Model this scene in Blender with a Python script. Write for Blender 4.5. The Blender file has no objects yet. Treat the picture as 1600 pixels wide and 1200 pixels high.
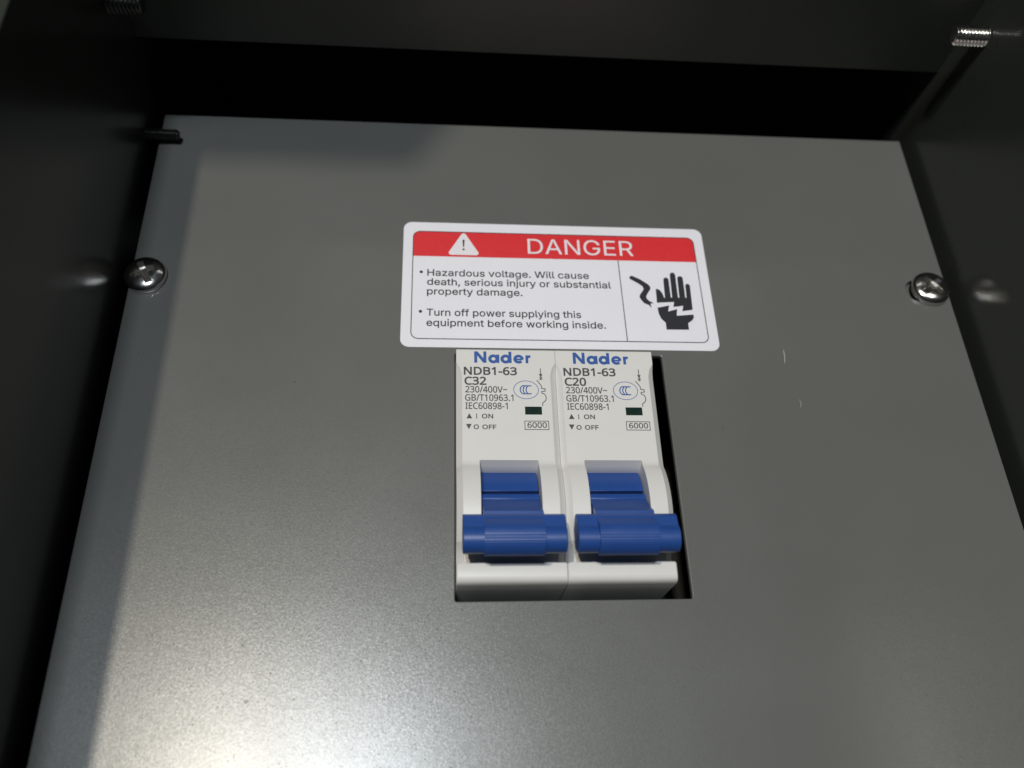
import bpy, bmesh, math, os
import numpy as np
from mathutils import Vector, Matrix
from mathutils.geometry import delaunay_2d_cdt

# ---------------------------------------------------------------- scene, camera, world, lamps, exposure
# All sizes below are millimetres in panel space: x right, y up, z out of the panel towards the viewer.
S = 0.001
def W(x, y, z):
    return Vector((x * S, -z * S, y * S))

scene = bpy.context.scene
COL = scene.collection
scene.view_settings.view_transform = 'Standard'
scene.view_settings.look = 'None'
scene.view_settings.exposure = 0.0
scene.view_settings.gamma = 1.0
scene.view_settings.use_curve_mapping = False

cam_d = bpy.data.cameras.new('camera')
cam_d.sensor_width = 36.0
cam_d.lens = 1325.5 / 1600 * 36
cam_d.clip_start = 0.005
cam_d.clip_end = 20.0
cam_d.dof.use_dof = True
cam_d.dof.focus_distance = 0.149
cam_d.dof.aperture_fstop = 13.5
cam = bpy.data.objects.new('camera', cam_d)
COL.objects.link(cam)
def D(v):
    return Vector((v[0], -v[2], v[1]))
r_ = D((0.99612578, -0.03154324, 0.08208813))
d_ = D((0.01002517, -0.88663869, -0.46235412))
f_ = D((0.08736666, 0.46138581, -0.88288742))
m = Matrix((r_, -d_, -f_)).transposed().to_4x4()
m.translation = W(-3.1525, -32.2944, 137.661)
cam.matrix_world = m
scene.camera = cam

world = bpy.data.worlds.new('World')
scene.world = world
world.use_nodes = True
bg = world.node_tree.nodes['Background']
bg.inputs['Color'].default_value = (0.86, 0.95, 1.0, 1)
bg.inputs['Strength'].default_value = 0.024

def lamp(name, pos, target, size, power, color, size_y=None):
    ld = bpy.data.lights.new(name, 'AREA')
    ld.energy = power
    ld.color = color
    if size_y:
        ld.shape = 'RECTANGLE'; ld.size = size * S; ld.size_y = size_y * S
    else:
        ld.shape = 'DISK'; ld.size = size * S
    o = bpy.data.objects.new(name, ld)
    COL.objects.link(o)
    p, t = W(*pos), W(*target)
    o.location = p
    o.rotation_euler = (t - p).to_track_quat('-Z', 'Y').to_euler()
    return o
lamp('warm_room_lamp', (-367, 40, 1500), (0, 20, 0), 55, 9.7, (1.0, 0.91, 0.76))
lamp('window_light', (-98, -10, 900), (10, 20, 0), 100, 4.2, (0.85, 0.93, 1.0), 90)

lamp('far_room_strip', (200, 750, 1000), (20, 62, 0), 1200, 0.38, (1.0, 0.95, 0.88), 55)

# ---------------------------------------------------------------- materials
def mat(name, color, rough=0.5, metal=0.0, spec=0.5, bump=None, coat=0.0, noise=None):
    mt = bpy.data.materials.new(name)
    mt.use_nodes = True
    nt = mt.node_tree
    b = nt.nodes['Principled BSDF']
    b.inputs['Base Color'].default_value = (*color, 1)
    b.inputs['Roughness'].default_value = rough
    b.inputs['Metallic'].default_value = metal
    b.inputs['Specular IOR Level'].default_value = spec
    b.inputs['Coat Weight'].default_value = coat
    tc = nt.nodes.new('ShaderNodeTexCoord')
    if noise:                                     # (scale, amount): mottled colour and gloss
        n = nt.nodes.new('ShaderNodeTexNoise')
        n.inputs['Scale'].default_value = noise[0]
        n.inputs['Detail'].default_value = 4
        nt.links.new(tc.outputs['Object'], n.inputs['Vector'])
        mx = nt.nodes.new('ShaderNodeMix'); mx.data_type = 'RGBA'
        a = noise[1]
        mx.inputs['A'].default_value = (*[c * (1 - a) for c in color], 1)
        mx.inputs['B'].default_value = (*[c * (1 + a) for c in color], 1)
        nt.links.new(n.outputs['Fac'], mx.inputs['Factor'])
        nt.links.new(mx.outputs['Result'], b.inputs['Base Color'])
        mr = nt.nodes.new('ShaderNodeMapRange')
        mr.inputs['To Min'].default_value = max(0.02, rough - 0.06)
        mr.inputs['To Max'].default_value = min(1, rough + 0.06)
        nt.links.new(n.outputs['Fac'], mr.inputs['Value'])
        nt.links.new(mr.outputs['Result'], b.inputs['Roughness'])
    if bump:                                      # (scale, strength, distance)
        n2 = nt.nodes.new('ShaderNodeTexNoise')
        n2.inputs['Scale'].default_value = bump[0]
        n2.inputs['Detail'].default_value = 3
        nt.links.new(tc.outputs['Object'], n2.inputs['Vector'])
        bp = nt.nodes.new('ShaderNodeBump')
        bp.inputs['Strength'].default_value = bump[1]
        bp.inputs['Distance'].default_value = bump[2]
        nt.links.new(n2.outputs['Fac'], bp.inputs['Height'])
        nt.links.new(bp.outputs['Normal'], b.inputs['Normal'])
    return mt

def paint_mat(name, color, rough, flake, peel):
    """grey metallic powder coat: fine flakes tilt the normal, specks of dust, faint scratches"""
    mt = bpy.data.materials.new(name)
    mt.use_nodes = True
    nt = mt.node_tree
    N = nt.nodes; L = nt.links
    b = N['Principled BSDF']
    b.inputs['Specular IOR Level'].default_value = 0.65
    tc = N.new('ShaderNodeTexCoord')
    big = N.new('ShaderNodeTexNoise'); big.inputs['Scale'].default_value = 45; big.inputs['Detail'].default_value = 5
    L.new(tc.outputs['Object'], big.inputs['Vector'])
    mx = N.new('ShaderNodeMix'); mx.data_type = 'RGBA'
    mx.inputs['A'].default_value = (*[c * 0.93 for c in color], 1)
    mx.inputs['B'].default_value = (*[c * 1.07 for c in color], 1)
    L.new(big.outputs['Fac'], mx.inputs['Factor'])
    # pale dust specks
    sp = N.new('ShaderNodeTexVoronoi'); sp.inputs['Scale'].default_value = 110
    L.new(tc.outputs['Object'], sp.inputs['Vector'])
    lt = N.new('ShaderNodeMath'); lt.operation = 'LESS_THAN'; lt.inputs[1].default_value = 0.010
    L.new(sp.outputs['Distance'], lt.inputs[0])
    mx2 = N.new('ShaderNodeMix'); mx2.data_type = 'RGBA'
    mx2.inputs['B'].default_value = (0.42, 0.42, 0.40, 1)
    L.new(lt.outputs[0], mx2.inputs['Factor'])
    L.new(mx.outputs['Result'], mx2.inputs['A'])
    L.new(mx2.outputs['Result'], b.inputs['Base Color'])
    rr = N.new('ShaderNodeMapRange')
    rr.inputs['To Min'].default_value = rough - 0.05
    rr.inputs['To Max'].default_value = rough + 0.05
    L.new(big.outputs['Fac'], rr.inputs['Value'])
    L.new(rr.outputs['Result'], b.inputs['Roughness'])
    # flakes: every tiny cell leans its own way
    vo = N.new('ShaderNodeTexVoronoi'); vo.inputs['Scale'].default_value = 5500
    L.new(tc.outputs['Object'], vo.inputs['Vector'])
    sub = N.new('ShaderNodeVectorMath'); sub.operation = 'SUBTRACT'; sub.inputs[1].default_value = (0.5, 0.5, 0.5)
    L.new(vo.outputs['Color'], sub.inputs[0])
    sc = N.new('ShaderNodeVectorMath'); sc.operation = 'SCALE'; sc.inputs['Scale'].default_value = flake
    L.new(sub.outputs[0], sc.inputs[0])
    gl = N.new('ShaderNodeSeparateColor'); L.new(vo.outputs['Color'], gl.inputs[0])      # a few flakes lean far and glint
    gt = N.new('ShaderNodeMath'); gt.operation = 'GREATER_THAN'; gt.inputs[1].default_value = 0.997
    L.new(gl.outputs[2], gt.inputs[0])
    ga = N.new('ShaderNodeMath'); ga.operation = 'MULTIPLY_ADD'
    ga.inputs[1].default_value = flake * 4.5; ga.inputs[2].default_value = flake
    L.new(gt.outputs[0], ga.inputs[0]); L.new(ga.outputs[0], sc.inputs['Scale'])
    pe = N.new('ShaderNodeTexNoise'); pe.inputs['Scale'].default_value = 2600; pe.inputs['Detail'].default_value = 2
    L.new(tc.outputs['Object'], pe.inputs['Vector'])
    bp = N.new('ShaderNodeBump'); bp.inputs['Strength'].default_value = peel; bp.inputs['Distance'].default_value = 0.0003
    L.new(pe.outputs['Fac'], bp.inputs['Height'])
    ad = N.new('ShaderNodeVectorMath'); ad.operation = 'ADD'
    L.new(bp.outputs['Normal'], ad.inputs[0]); L.new(sc.outputs[0], ad.inputs[1])
    no = N.new('ShaderNodeVectorMath'); no.operation = 'NORMALIZE'
    L.new(ad.outputs[0], no.inputs[0])
    L.new(no.outputs[0], b.inputs['Normal'])
    return mt

M = {
    'panel': paint_mat('grey_powder_coat', (0.121, 0.123, 0.115), 0.30, 0.035, 0.03),
    'wall': paint_mat('grey_cabinet_paint', (0.034, 0.038, 0.032), 0.25, 0.012, 0.02),
    'top_wall': paint_mat('satin_cabinet_paint', (0.034, 0.038, 0.031), 0.42, 0.03, 0.05),
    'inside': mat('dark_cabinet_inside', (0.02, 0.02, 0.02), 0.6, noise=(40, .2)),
    'plastic': mat('warm_white_plastic', (0.68, 0.665, 0.645), 0.42, noise=(300, .02), bump=(5000, .06, .0001)),
    'blue': mat('blue_plastic', (0.017, 0.066, 0.27), 0.38, noise=(400, .06), bump=(4000, .08, .0001)),
    'sticker': mat('white_vinyl', (0.80, 0.785, 0.84), 0.40, noise=(150, .02), bump=(900, .03, .0001)),
    'red': mat('red_ink', (0.70, 0.030, 0.036), 0.42, noise=(900, .05)),
    'white_ink': mat('white_ink', (0.80, 0.76, 0.80), 0.45, noise=(900, .03)),
    'lint': mat('grey_lint', (0.42, 0.42, 0.40), 0.8, noise=(900, .1)),
    'black_ink': mat('black_ink', (0.020, 0.021, 0.026), 0.45, noise=(900, .1)),
    'grey_ink': mat('grey_ink', (0.062, 0.062, 0.065), 0.5, noise=(2500, .25)),
    'blue_ink': mat('blue_ink', (0.026, 0.095, 0.34), 0.45, noise=(900, .06)),
    'green': mat('dark_green_window', (0.006, 0.022, 0.016), 0.25, noise=(600, .2)),
    'steel': mat('nickel_plated_steel', (0.78, 0.76, 0.73), 0.17, metal=1.0, noise=(700, .08), bump=(1500, .08, .0001)),
    'dimmed_steel': mat('shade_dimmed_steel', (0.09, 0.09, 0.085), 0.45, metal=1.0, noise=(700, .1)),  # shade on the two left bolts put into the base colour; paint pits share it
}

# ---------------------------------------------------------------- helpers
def tag(o, label=None, cat=None, group=None, kind=None):
    if label: o['label'] = label
    if cat: o['category'] = cat
    if group: o['group'] = group
    if kind: o['kind'] = kind
    return o

class Thing:
    """an Empty at the thing's base; part coordinates are panel millimetres"""
    def __init__(self, name, loc, label, cat, group=None):
        self.loc = Vector(loc)
        self.o = bpy.data.objects.new(name, None)
        self.o.empty_display_size = 0.002
        COL.objects.link(self.o)
        self.o.location = W(*loc)
        tag(self.o, label, cat, group)

def put(name, bm, material, thing, parent=None, smooth=35, bevel=None):
    """link a bmesh (panel millimetres) as ONE mesh object under a thing or under one of its parts"""
    off = thing.loc
    bm.normal_update()
    if smooth:
        ang = math.radians(smooth)
        for fc in bm.faces: fc.smooth = True
        for e in bm.edges:
            if len(e.link_faces) == 2:
                e.smooth = e.calc_face_angle(0) < ang
            else:
                e.smooth = False
    for v in bm.verts:
        c = v.co - off
        v.co = W(*c)
    me = bpy.data.meshes.new(name)
    bm.to_mesh(me); bm.free()
    me.materials.append(M[material])
    o = bpy.data.objects.new(name, me)
    COL.objects.link(o)
    o.parent = parent or thing.o
    if bevel:
        bv = o.modifiers.new('bevel', 'BEVEL')
        bv.width = bevel * S; bv.segments = 3; bv.limit_method = 'ANGLE'; bv.angle_limit = math.radians(38)
        bv.harden_normals = False
    return o

def box(bm, x0, x1, y0, y1, z0, z1):
    vs = [bm.verts.new((x, y, z)) for x in (x0, x1) for y in (y0, y1) for z in (z0, z1)]
    for q in ((0, 1, 3, 2), (4, 6, 7, 5), (0, 4, 5, 1), (2, 3, 7, 6), (0, 2, 6, 4), (1, 5, 7, 3)):
        bm.faces.new([vs[i] for i in q])

def prism_x(bm, prof, x0, x1, x0f=None):
    """closed (y, z) profile extruded along x"""
    a = [bm.verts.new((x0, y, z)) for y, z in prof]
    b = [bm.verts.new((x1, y, z)) for y, z in prof]
    n = len(prof)
    fs = [bm.faces.new((a[i], a[(i + 1) % n], b[(i + 1) % n], b[i])) for i in range(n)]
    fs.append(bm.faces.new(a[::-1])); fs.append(bm.faces.new(b))
    bmesh.ops.recalc_face_normals(bm, faces=fs)

def prism_z(bm, pts, z0, z1):
    """closed (x, y) outline extruded along z"""
    a = [bm.verts.new((x, y, z0)) for x, y in pts]
    b = [bm.verts.new((x, y, z1)) for x, y in pts]
    n = len(pts)
    fs = [bm.faces.new((a[i], a[(i + 1) % n], b[(i + 1) % n], b[i])) for i in range(n)]
    fs.append(bm.faces.new(a[::-1])); fs.append(bm.faces.new(b))
    bmesh.ops.recalc_face_normals(bm, faces=fs)

def flat(bm, pts, z):
    f = bm.faces.new([bm.verts.new((x, y, z)) for x, y in pts])
    f.normal_update()
    if f.normal.z < 0: f.normal_flip()
    bmesh.ops.triangulate(bm, faces=[f])

def rrect(x0, y0, x1, y1, r, n=8):
    if not isinstance(r, (tuple, list)): r = (r,) * 4       # bl, br, tr, tl
    out = []
    for (cx, cy, rr, a0) in ((x0 + r[0], y0 + r[0], r[0], 180), (x1 - r[1], y0 + r[1], r[1], 270),
                             (x1 - r[2], y1 - r[2], r[2], 0), (x0 + r[3], y1 - r[3], r[3], 90)):
        if rr <= 0: out.append((cx, cy)); continue
        for k in range(n + 1):
            a = math.radians(a0 + 90 * k / n)
            out.append((cx + rr * math.cos(a), cy + rr * math.sin(a)))
    return out

def stroke(bm, pts, w, z, closed=False, w_end=None):
    """mitred line of width w"""
    n = len(pts)
    P = [Vector((p[0], p[1])) for p in pts]
    L, R = [], []
    for i in range(n):
        a = P[i - 1] if (i > 0 or closed) else None
        b = P[(i + 1) % n] if (i < n - 1 or closed) else None
        t1 = (P[i] - a).normalized() if a is not None else None
        t2 = (b - P[i]).normalized() if b is not None else None
        if t1 is None: t1 = t2
        if t2 is None: t2 = t1
        t = (t1 + t2)
        t = t.normalized() if t.length > 1e-6 else t1
        nn = Vector((-t.y, t.x))
        c = max(0.45, nn.dot(Vector((-t1.y, t1.x))))
        ww = w if w_end is None else w + (w_end - w) * i / (n - 1)
        L.append(bm.verts.new((*(P[i] + nn * ww / 2 / c), z)))
        R.append(bm.verts.new((*(P[i] - nn * ww / 2 / c), z)))
    for i in range(n if closed else n - 1):
        j = (i + 1) % n
        bm.faces.new((R[i], R[j], L[j], L[i]))

def ell(cx, cy, rx, ry, a0=0, a1=360, n=40):
    full = abs(a1 - a0) >= 360
    k = n if full else n + 1
    return [(cx + rx * math.cos(math.radians(a0 + (a1 - a0) * i / n)), cy + ry * math.sin(math.radians(a0 + (a1 - a0) * i / n))) for i in range(k)]

def ship_font(fname):                             # a sans serif that ships with Blender, else its built-in one
    try:
        return bpy.data.fonts.load(os.path.join(bpy.utils.system_resource('DATAFILES'), 'fonts', fname))
    except Exception:
        return None
GROTESQUE = ship_font('Inter.woff2')
HUMANIST = ship_font('NotoSansHebrew-Regular.woff2')

def glyph_fill(s, font):
    """triangles of a line of lettering; outlines that overlap inside a letter are merged by winding number"""
    c = bpy.data.curves.new('lettering', 'FONT')
    c.body = s; c.resolution_u = 4; c.fill_mode = 'NONE'
    if font: c.font = font
    o = bpy.data.objects.new('lettering', c)
    COL.objects.link(o)
    bpy.context.view_layer.update()
    me = bpy.data.meshes.new_from_object(o.evaluated_get(bpy.context.evaluated_depsgraph_get()))
    P = np.array([(v.co.x, v.co.y) for v in me.vertices])
    Ed = [tuple(e.vertices) for e in me.edges]
    bpy.data.objects.remove(o); bpy.data.curves.remove(c); bpy.data.meshes.remove(me)
    # order the edges into directed loops (vertices run in outline order)
    A = []; loops = []
    nxt = {}
    for a, b in Ed: nxt.setdefault(a, []).append(b); nxt.setdefault(b, []).append(a)
    seen = set()
    for v0 in range(len(P)):
        if v0 in seen or v0 not in nxt: continue
        loop = [v0]; seen.add(v0)
        cur = v0 + 1 if v0 + 1 in nxt[v0] else nxt[v0][0]
        while cur not in seen:
            loop.append(cur); seen.add(cur)
            nb = [k for k in nxt[cur] if k not in seen]
            if not nb: break
            cur = nb[0]
        loops.append([tuple(P[i]) for i in loop])
        A += [(loop[i], loop[(i + 1) % len(loop)]) for i in range(len(loop))]
    vs, es, fs, *_ = delaunay_2d_cdt([Vector(p) for p in P], A, [], 0, 1e-7)
    a = P[[e[0] for e in A]]; b = P[[e[1] for e in A]]
    tris = []
    for f in fs:
        q = (vs[f[0]] + vs[f[1]] + vs[f[2]]) / 3
        up = (a[:, 1] <= q.y) & (b[:, 1] > q.y); dn = (a[:, 1] > q.y) & (b[:, 1] <= q.y)
        cr = (b[:, 0] - a[:, 0]) * (q.y - a[:, 1]) - (q.x - a[:, 0]) * (b[:, 1] - a[:, 1])
        if int((up & (cr > 0)).sum()) - int((dn & (cr < 0)).sum()): tris.append(f)
    return vs, tris, loops
CAPS = {}

def text(bm, s, x0, x1, base, cap, z, weight=0.0, font='h'):
    fo = GROTESQUE if font == 'g' else HUMANIST
    if font not in CAPS: CAPS[font] = max(v.y for v in glyph_fill('H', fo)[0])
    vs, tris, loops = glyph_fill(s, fo)
    a = min(v.x for v in vs); b = max(v.x for v in vs)
    kx = (x1 - x0) / (b - a); ky = cap / CAPS[font]
    V = [bm.verts.new((x0 + (v.x - a) * kx, base + v.y * ky, z)) for v in vs]
    for t in tris:
        f = bm.faces.new([V[i] for i in t])
        f.normal_update()
        if f.normal.z < 0: f.normal_flip()
    bmesh.ops.delete(bm, geom=[v for v in V if not v.link_faces], context='VERTS')
    if weight:                                    # heavier stroke: an inked edge of this width (mm) round every outline
        for lp in loops:
            pts = []
            for x, y in lp:
                p = (x0 + (x - a) * kx, base + y * ky)
                if not pts or math.dist(p, pts[-1]) > .02: pts.append(p)
            if len(pts) > 2: stroke(bm, pts, weight, z + .003, closed=True)

def new(): return bmesh.new()

def curve_plate(outer, holes, z0, z1, bevel):
    """flat plate with real holes, edges rolled by `bevel`; returns a bmesh in millimetres"""
    c = bpy.data.curves.new('plate', 'CURVE'); c.dimensions = '2D'; c.fill_mode = 'BOTH'
    for loop in [outer] + holes:
        s = c.splines.new('POLY'); s.points.add(len(loop) - 1)
        for p, (x, y) in zip(s.points, loop): p.co = (x, y, 0, 1)
        s.use_cyclic_u = True
    c.extrude = (z1 - z0) / 2 - bevel
    c.bevel_depth = bevel; c.bevel_resolution = 2; c.offset = -bevel
    o = bpy.data.objects.new('plate', c); COL.objects.link(o)
    bpy.context.view_layer.update()
    me = bpy.data.meshes.new_from_object(o.evaluated_get(bpy.context.evaluated_depsgraph_get()))
    bm = new(); bm.from_mesh(me)
    for v in bm.verts: v.co.z += (z0 + z1) / 2
    bmesh.ops.remove_doubles(bm, verts=bm.verts, dist=1e-4)
    bpy.data.objects.remove(o); bpy.data.curves.remove(c); bpy.data.meshes.remove(me)
    return bm

# ---------------------------------------------------------------- cabinet
XL, XR, YT = -61.0, 101.0, 103.0          # panel edges
WL, WR, YH = -63.0, 103.0, 108.0          # inner faces of the walls and of the top plate
OW, OH = 39.2, 46.0                       # breaker cut-out

cab = Thing('cabinet', (20, -80, -60), 'dark grey painted sheet metal cabinet recess surrounding the lighter panel', 'cabinet')
bm = new(); box(bm, WL - 1.5, WL, -80, 140, -60, 52.5); put('side_wall', bm, 'wall', cab, smooth=None, bevel=.3)
bm = new(); box(bm, WR, WR + 1.5, -80, 140, -60, 90)
put('side_wall', bm, 'wall', cab, smooth=None, bevel=.3)
bm = new(); box(bm, 86, 100.8, 55, 70, -59, -1.35); put('panel_post', bm, 'panel', cab, smooth=None)      # behind the screw slot
bm = new()
box(bm, WL + .02, WR - .02, YH, YH + 1.5, 15.5, 58)
box(bm, -100, -41, YH, YH + 1.5, 58, 200)                                                         # added unseen plate and lip, shaped to cast the panel's top-left shadow
prism_z(bm, [(-100, YH), (-100, 84.2), (-56, 84.2), (-42, YH)], 198.8, 200)
put('top_plate_and_blocker', bm, 'top_wall', cab, smooth=None)
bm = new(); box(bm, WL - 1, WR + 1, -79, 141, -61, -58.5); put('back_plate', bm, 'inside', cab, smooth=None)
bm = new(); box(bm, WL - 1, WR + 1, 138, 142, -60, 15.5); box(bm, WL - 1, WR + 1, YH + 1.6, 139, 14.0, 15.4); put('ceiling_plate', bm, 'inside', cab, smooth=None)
bm = new(); box(bm, WL - 1, WR + 1, -81.5, -79, -61, 52.0); put('bottom_plate', bm, 'wall', cab, smooth=None)

# ---------------------------------------------------------------- the panel
pan = Thing('cover_panel', (20, -70, 0), 'flat grey powder coated metal panel with rectangular breaker cut-out', 'panel')
slot = ell(94.6, 62.2, 2.5, 2.5, 90, 270, 20) + ell(97.2, 62.2, 2.5, 2.5, -90, 90, 20)
bm = curve_plate([(XL, -70), (XR, -70), (XR, YT), (XL, YT)], [rrect(0, 0, OW, OH, .35, 4), slot], -1.3, 0, .22)
put('sheet', bm, 'panel', pan, smooth=None)

for pts, w in (([(63.47, 47.65), (63.48, 46.37), (63.20, 44.82)], .13), ([(64.60, 37.00), (64.82, 36.20), (64.54, 35.40)], .07), ([(-38.2, -9.3), (-37.3, -10.1)], .08)):
    bm = new(); stroke(bm, pts, w, .006); put('lint_fibre', bm, 'lint', pan, smooth=None)
for cx, cy, r in ((-31.3, -14.6, .38), (-28.8, 39.6, .2), (48.9, 30.8, .16), (-33.5, 2.1, .2), (-43.6, 11.4, .16)):
    bm = new(); flat(bm, [(cx + r * (1 + .3 * math.sin(3 * a)) * math.cos(a), cy + r * .7 * math.sin(a)) for a in [k * math.pi / 6 for k in range(12)]], .006)
    put('paint_pit', bm, 'dimmed_steel', pan, smooth=None)

# ---------------------------------------------------------------- danger sticker
stk = Thing('danger_sticker', (20.3, 47.1, 0), 'white rounded danger sticker with red band on the grey panel above the breakers', 'sticker')
bm = new(); prism_z(bm, rrect(-10.2, 47.14, 50.9, 76.2, 1.7), .005, .16); put('backing', bm, 'sticker', stk, bevel=.04)
bm = new(); flat(bm, rrect(-8.2, 67.85, 48.85, 73.85, (0, 0, 1.3, 1.3)), .185); put('red_band', bm, 'red', stk, smooth=None)
bm = new(); stroke(bm, rrect(-8.25, 48.95, 48.9, 73.9, 1.4), .17, .205, closed=True)
stroke(bm, [(32.75, 67.8), (32.9, 49.03)], .17, .21); put('border_line', bm, 'black_ink', stk, smooth=None)
bm = new()
tri = []
for (px, py, a0) in ((-.72, 68.78, 120), (4.2, 68.78, 240), (1.74, 73.1, 0)):
    st = {120: 150, 240: 270, 0: 30}[a0]
    for k in range(7):
        a = math.radians(st + 120 * k / 6); tri.append((px + .5 * math.cos(a), py + .5 * math.sin(a)))
flat(bm, tri, .21); tr = put('warning_triangle', bm, 'white_ink', stk, smooth=None)
bm = new(); flat(bm, [(1.52, 72.0), (1.96, 72.0), (1.84, 70.2), (1.64, 70.2)], .235); flat(bm, ell(1.74, 69.65, .24, .24, n=14), .235)
put('exclamation_mark', bm, 'black_ink', stk, parent=tr, smooth=None)
bm = new(); text(bm, 'DANGER', 14.6, 36.1, 69.0, 3.65, .21, .0, 'g'); put('heading_text', bm, 'white_ink', stk, smooth=None)
bm = new()
for s, x1, base in (('Hazardous voltage. Will cause', 26.5, 63.2), ('death, serious injury or substantial', 30.75, 61.05), ('property damage.', 13.1, 58.85),
                    ('Turn off power supplying this', 24.3, 54.05), ('equipment before working inside.', 28.95, 51.75)):
    text(bm, s, -5.35, x1, base, 1.5, .2, .055, 'g')
for by_ in (64.05, 54.95): flat(bm, ell(-6.55, by_, .33, .33, n=14), .2)
put('warning_text', bm, 'black_ink', stk, smooth=None)
bm = new()
flat(bm, [(34.65, 63.5), (34.75, 63.95), (35.2, 64.22), (36.9, 63.3), (38.35, 62.15), (38.72, 61.6), (38.62, 61.0), (37.95, 60.0), (37.62, 59.3), (37.72, 58.75), (38.15, 58.25), (38.98, 57.75),
          (38.32, 57.68), (38.38, 56.65), (37.95, 57.35), (37.1, 57.72), (36.5, 58.55), (36.28, 59.2), (36.45, 59.75), (37.05, 60.6), (37.3, 61.05), (37.12, 61.7), (36.3, 62.4)], .2)
put('wire_symbol', bm, 'black_ink', stk, smooth=None)
bm = new()
flat(bm, [(39.64, 57.9), (39.74, 61.1), (40.1, 61.15), (40.5, 60.92), (40.95, 60.15), (41.22, 59.1), (41.38, 59.05), (41.52, 63.2), (41.6, 63.6), (41.82, 63.84), (42.1, 63.93), (42.4, 63.84), (42.6, 63.5),
          (42.58, 59.3), (42.7, 59.06), (42.84, 59.3), (43.0, 64.55), (43.08, 64.9), (43.32, 65.1), (43.6, 65.17), (43.9, 65.06), (44.1, 64.6), (44.02, 59.3), (44.15, 59.05), (44.3, 59.3), (44.42, 63.7),
          (44.5, 64.05), (44.76, 64.26), (45.05, 64.33), (45.35, 64.22), (45.55, 63.85), (45.5, 59.3), (45.62, 59.08), (45.76, 59.3), (45.85, 62.0), (45.95, 62.35), (46.2, 62.5), (46.55, 62.47), (46.8, 62.15),
          (46.62, 56.4), (44.5, 56.02), (44.82, 57.3), (42.82, 56.95), (43.08, 58.15)], .2)
flat(bm, [(39.62, 56.75), (42.0, 57.3), (41.66, 55.9), (43.5, 56.5), (43.25, 54.95), (46.58, 55.3), (46.62, 54.6), (46.22, 53.95), (45.3, 53.3), (45.3, 51.8), (40.85, 51.75), (40.85, 53.3), (40.1, 54.2), (39.7, 55.4)], .2)
put('hand_symbol', bm, 'black_ink', stk, smooth=None)

# ---------------------------------------------------------------- circuit breakers
BW = 17.83
ZC, YC, RH = -4.23, 14.5, 11.83           # centre and radius of the hump over the toggle drum
def hump(y): return math.sqrt(RH * RH - (y - YC) ** 2) + ZC

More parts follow.
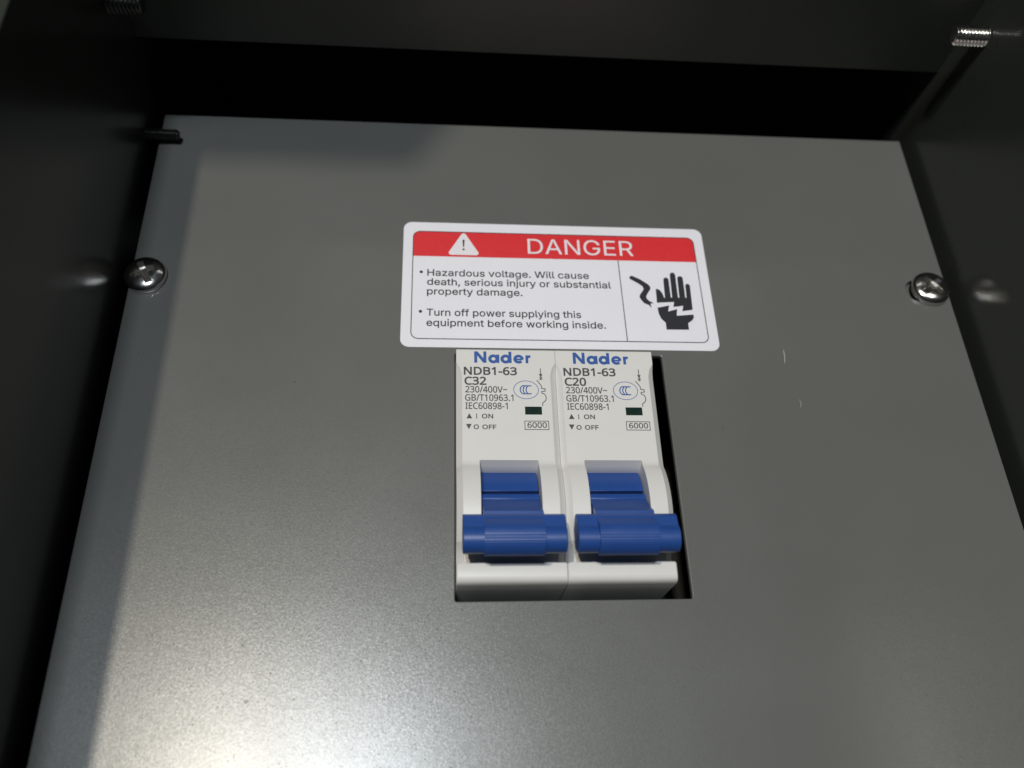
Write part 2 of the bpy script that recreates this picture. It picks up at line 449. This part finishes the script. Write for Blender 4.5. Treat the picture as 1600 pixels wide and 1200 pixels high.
def breaker(x0, rating, label):
    t = Thing('circuit_breaker', (x0 + BW / 2, 1.6, -20), label, 'circuit breaker', 'circuit breakers side by side in the panel cut-out')
    xl, xr = x0 + 3.95, x0 + 13.9
    # --- housing: cross sections lofted down the front
    # (y, face height, chamfer width, chamfer depth, recess floor or None)
    st = [(44.1, 4.8, 0, 0, None), (43.9, 5.0, 0, 0, None), (41.4, 5.0, 0, 0, None), (40.3, 5.0, .7, .65, None), (38.9, 5.0, 1.05, 1.0, None),
          (22.55, 5.0, 1.05, 1.0, None), (21.95, 5.02, 1.05, 1.0, 3.75), (21.35, 5.3, 1.05, 1.0, 2.45), (21.35, 5.3, 1.05, 1.0, -7)]
    for k in range(15):
        y = 20.9 - k * .9
        st.append((y, hump(y), 1.05, 1.05, -7))
    st += [(7.6, 4.5, 1.05, 1.2, -7), (7.6, 4.5, 1.05, 1.2, None), (6.6, 3.7, 1.2, 1.4, None), (5.3, 3.5, 1.3, 1.6, None), (5.0, 4.75, .35, .3, None),
           (4.6, 4.9, .2, .15, None), (2.9, 4.85, .2, .15, None), (2.3, 4.72, .2, .15, None), (1.98, 4.45, .2, .15, None), (1.78, 4.0, .2, .15, None), (1.68, 3.2, .2, .15, None), (1.62, -20, .2, .15, None)]
    bm = new(); rows = []
    for (y, zf, cw, cd, zr) in st:
        z_r = zf if zr is None else zr
        sec = [(x0, -20), (x0, zf - cd), (x0 + cw, zf), (xl, zf), (xl, z_r), (xr, z_r), (xr, zf), (x0 + BW - cw, zf), (x0 + BW, zf - cd), (x0 + BW, -20)]
        if zf < -19: sec = [(x, -20) for x, z in sec]
        rows.append([bm.verts.new((x, y, z)) for x, z in sec])
    for a, b in zip(rows, rows[1:]):
        for i in range(9): bm.faces.new((a[i], a[i + 1], b[i + 1], b[i]))
    bm.faces.new(rows[0][::-1])
    bmesh.ops.remove_doubles(bm, verts=bm.verts, dist=1e-4)
    bmesh.ops.dissolve_degenerate(bm, edges=bm.edges, dist=1e-4)
    bmesh.ops.recalc_face_normals(bm, faces=bm.faces)
    body = put('housing', bm, 'plastic', t, smooth=28, bevel=.09)
    # --- toggle: drum, arm, bar
    bm = new()
    prof = []
    R = 9.35
    for k in range(11):                                           # drum from the recess wall to the groove
        y = 22.5 - k * .545
        prof.append((y, math.sqrt(R * R - (y - YC) ** 2) + ZC))
    prof += [(16.98, 3.3), (16.55, 3.3), (16.45, 5.1), (16.2, 5.55), (15.75, 5.75), (15.4, 5.85), (15.25, 5.75), (14.9, 6.1), (14.0, 7.2), (13.2, 8.0), (12.6, 8.8), (11.9, 9.9),
             (11.2, 9.9), (9.5, 7.0), (9.5, -4), (22.5, -4)]
    prism_x(bm, prof, xl + .2, xr - .2)
    tg = put('toggle', bm, 'blue', t, smooth=30, bevel=.07)
    def bar(r, cy, cz, ribs):
        pts = [(11.15, 9.3), (11.15, 10.45), (10.6, 11.05)]
        n = 36
        for k in range(n + 1):
            a = math.radians(48 - k * (48 + 100) / n)
            rr = r
            if ribs: rr += .016 * (1 if (k // 1) % 2 else -1)
            pts.append((cy + rr * math.sin(a), cz + rr * math.cos(a)))
        pts += [(6.2, 7.9), (9.4, 7.6)]
        return pts
    bm = new()
    prism_x(bm, bar(2.2, 7.15, 10.05, False), x0 + .82, x0 + 17.0)
    put('handle_bar', bm, 'blue', t, parent=tg, smooth=30, bevel=.16)
    bm = new()
    prism_x(bm, bar(2.7, 7.2, 10.26, True), x0 + 4.1, x0 + 13.5)
    for v in bm.verts:
        if v.co.y > 9.2: v.co.z -= .02; v.co.y -= .25
    put('ribbed_grip', bm, 'blue', t, parent=tg, smooth=12)
    # --- indicator window
    bm = new(); box(bm, x0 + 11.98, x0 + 14.95, 31.05, 32.6, 4.6, 5.015); put('indicator_window', bm, 'green', t, bevel=.008)
    # --- printing
    z = 5.02
    bm = new()
    X, Y = x0 + 3.22, 41.26                                       # brand lettering, mm per unit below
    k = 10.15 / 720
    def q(px, py): return (X + (px - 330) * k, Y + (208 - py) * k * 1.12)
    sw = 41 * k
    flat(bm, [q(330, 208), q(330, 60), q(372, 60), q(447, 150), q(447, 60), q(485, 60), q(485, 208), q(445, 208), q(368, 115), q(368, 208)], z)
    for cx, top in ((574, 100), (730, 60)):                       # a and d
        stroke(bm, ell(*q(cx, 156), 46 * k, 40 * k * 1.12, n=28), sw, z + .004, closed=True)
        flat(bm, [q(cx + 38, 208), q(cx + 38, top), q(cx + 76, top), q(cx + 76, 208)], z + .008)
    stroke(bm, ell(*q(896, 156), 48 * k, 40 * k * 1.12, -2, 318, n=28), sw * .95, z + .004)
    flat(bm, [q(862, 170), q(862, 148), q(950, 148), q(950, 170)], z + .008)
    flat(bm, [q(985, 208), q(985, 105), q(1020, 105), q(1020, 208)], z + .004)
    stroke(bm, [q(1002, 150), q(1010, 132), q(1025, 121), q(1050, 119)], sw * .85, z + .008)
    put('brand_lettering', bm, 'blue_ink', t, smooth=None)
    bm = new()
    text(bm, 'NDB1-63', x0 + 1.4, x0 + 10.75, 38.85, 1.5, z, .13)
    text(bm, rating, x0 + 1.5, x0 + 5.25, 36.85, 1.5, z, .13)
    text(bm, '230/400V~', x0 + 1.6, x0 + 8.95, 35.3, 1.22, z, .05)
    text(bm, 'GB/T10963.1', x0 + 1.55, x0 + 10.0, 33.68, 1.22, z, .05)
    text(bm, 'IEC60898-1', x0 + 1.6, x0 + 8.95, 32.08, 1.22, z, .05)
    text(bm, 'I', x0 + 3.4, x0 + 3.6, 30.3, .8, z, .06)
    text(bm, 'ON', x0 + 4.45, x0 + 6.35, 30.3, .8, z, .07)
    text(bm, 'O', x0 + 3.0, x0 + 3.85, 28.25, .8, z, .07)
    text(bm, 'OFF', x0 + 4.5, x0 + 6.85, 28.25, .8, z, .07)
    text(bm, '6000', x0 + 12.3, x0 + 15.65, 28.55, 1.0, z, .05)
    put('rating_text', bm, 'grey_ink', t, smooth=None)
    bm = new()
    flat(bm, [(x0 + 1.75, 30.25), (x0 + 2.75, 30.25), (x0 + 2.25, 31.25)], z)
    flat(bm, [(x0 + 1.65, 29.2), (x0 + 2.65, 29.2), (x0 + 2.15, 28.2)], z)
    stroke(bm, [(x0 + 11.85, 28.2), (x0 + 16.0, 28.2), (x0 + 16.0, 29.8), (x0 + 11.85, 29.8)], .13, z, closed=True)
    a = x0 + 15.05
    stroke(bm, [(a, 40.25), (a, 37.85)], .15, z)
    flat(bm, [(a - .32, 39.1), (a + .32, 39.1), (a, 38.35)], z + .005)
    stroke(bm, [(a - .28, 38.45), (a + .28, 37.95)], .12, z + .01); stroke(bm, [(a + .28, 38.45), (a - .28, 37.95)], .12, z + .014)
    stroke(bm, [(a - .75, 37.85), (a - .3, 37.2), (a, 36.75), (a + .08, 36.15), (a + .65, 36.15), (a + .65, 35.65), (a + .05, 35.6), (a + .05, 35.25)] +
           ell(a + .15, 34.35, .62, .85, 70, -70, 12) + [(a + .08, 33.3), (a + .1, 32.75)], .15, z)
    put('circuit_symbol', bm, 'grey_ink', t, smooth=None)
    bm = new()
    cx, cy = x0 + 12.32, 35.9
    stroke(bm, ell(cx, cy, 2.2, 1.78, n=48), .11, z, closed=True)
    for i in range(3):
        xx = cx - .42 + .52 * i
        stroke(bm, ell(xx, cy, .62, .82, 62 - 4 * (i == 2), 298 + 4 * (i == 2), 20), .2, z + .004 * (i + 1))
    put('certification_mark', bm, 'blue_ink', t, smooth=None)
    return t

breaker(.12, 'C32', 'left circuit breaker marked C32 in white plastic with blue toggle down')
breaker(.12 + BW + .03, 'C20', 'right circuit breaker marked C20 in white plastic with blue toggle down')

# ---------------------------------------------------------------- panel screws
def lathe(bm, prof, c, n=56):
    rows = []
    for r, z in prof:
        rows.append([bm.verts.new((c[0] + r * math.cos(2 * math.pi * i / n), c[1] + r * math.sin(2 * math.pi * i / n), c[2] + z)) for i in range(n)])
    for a, b in zip(rows, rows[1:]):
        for i in range(n): bm.faces.new((a[i], a[(i + 1) % n], b[(i + 1) % n], b[i]))
    bm.faces.new(rows[0][::-1]); bm.faces.new(rows[-1])

def screw(c, rot, label):
    t = Thing('panel_screw', c, label, 'screw', 'cross head screws holding the panel')
    bm = new()
    prof = [(2.0, -6), (2.0, .02), (3.72, .02), (3.86, .2), (3.88, .65), (3.82, .95), (3.66, 1.22), (3.35, 1.45), (2.9, 1.66), (2.2, 1.86), (1.5, 1.98), (.8, 2.04), (.05, 2.06)]
    lathe(bm, prof, c)
    o = put('screw_head', bm, 'steel', t, smooth=40)
    # cross recess cut for real
    cb = new()
    for a in (rot, rot + 90):
        b2 = new()
        vs = [(-3.0, -.7), (3.0, -.7), (3.0, .7), (-3.0, .7)]
        ca, sa = math.cos(math.radians(a)), math.sin(math.radians(a))
        zt = 3.2 if a == rot else 3.25
        zb = .75 if a == rot else .72
        top = [cb.verts.new((c[0] + x * ca - y * sa, c[1] + x * sa + y * ca, c[2] + zt)) for x, y in vs]
        bot = [cb.verts.new((c[0] + .62 * x * ca - .7 * y * sa, c[1] + .62 * x * sa + .7 * y * ca, c[2] + zb)) for x, y in vs]
        fs = [cb.faces.new((top[i], top[(i + 1) % 4], bot[(i + 1) % 4], bot[i])) for i in range(4)] + [cb.faces.new(top), cb.faces.new(bot)]
        bmesh.ops.recalc_face_normals(cb, faces=fs)
        b2.free()
    for v in cb.verts: v.co = W(*(v.co - t.loc))
    cm = bpy.data.meshes.new('cutter'); cb.to_mesh(cm); cb.free()
    co = bpy.data.objects.new('cutter', cm); COL.objects.link(co); co.location = t.o.location
    md = o.modifiers.new('cut', 'BOOLEAN'); md.operation = 'DIFFERENCE'; md.object = co; md.solver = 'EXACT'; md.use_self = True
    bpy.context.view_layer.update()
    me = bpy.data.meshes.new_from_object(o.evaluated_get(bpy.context.evaluated_depsgraph_get()))
    o.modifiers.clear(); o.data = me
    bpy.data.objects.remove(co)
    bv = o.modifiers.new('bevel', 'BEVEL'); bv.width = .09 * S; bv.segments = 2; bv.limit_method = 'ANGLE'; bv.angle_limit = math.radians(40)
    return t
screw((-58.1, 61.75, 0), 28, 'shiny domed cross head screw at the left edge of the panel')
screw((96.95, 62.3, 0), 40, 'shiny cross head screw in a slotted hole at the right edge of the panel')

# ---------------------------------------------------------------- bolt ends through the walls
def bolt(c, length, sign, r, pitch, material, label):
    t = Thing('threaded_bolt', c, label, 'bolt', 'bolt ends poking through the cabinet walls')
    bm = new()
    per, nt_ = 8, 40
    n = int(length / pitch * per)
    rows = []
    for i in range(n + 1):
        x = i * length / n
        row = []
        for j in range(nt_):
            ph = (x / pitch - j / nt_) % 1.0
            h = abs(ph - .5) * 2
            rr = r - .62 * pitch * (1 - min(1, h * 1.15))
            e = length - x
            if e < .5: rr = min(rr, r - .45 + e * .9)
            a = 2 * math.pi * j / nt_
            row.append(bm.verts.new((c[0] + sign * x, c[1] + rr * math.cos(a), c[2] + rr * math.sin(a))))
        rows.append(row)
    for a, b in zip(rows, rows[1:]):
        for j in range(nt_): bm.faces.new((a[j], a[(j + 1) % nt_], b[(j + 1) % nt_], b[j]))
    bm.faces.new(rows[0]); bm.faces.new(rows[-1][::-1])
    bmesh.ops.recalc_face_normals(bm, faces=bm.faces)
    put('threaded_shank', bm, material, t, smooth=50)
bolt((WR + .6, 101.7, 30.1), 7.4, -1, 1.95, .72, 'steel', 'bright threaded bolt end sticking out of the right cabinet wall')
bolt((WL - .6, 100.9, 29.0), 6.9, 1, 1.95, .72, 'dimmed_steel', 'dim threaded bolt end at the top edge of the left cabinet wall')
bolt((WL - .6, 95.4, 2.2), 7.2, 1, 1.1, .5, 'dimmed_steel', 'thin dark bolt end over the upper left corner of the panel')
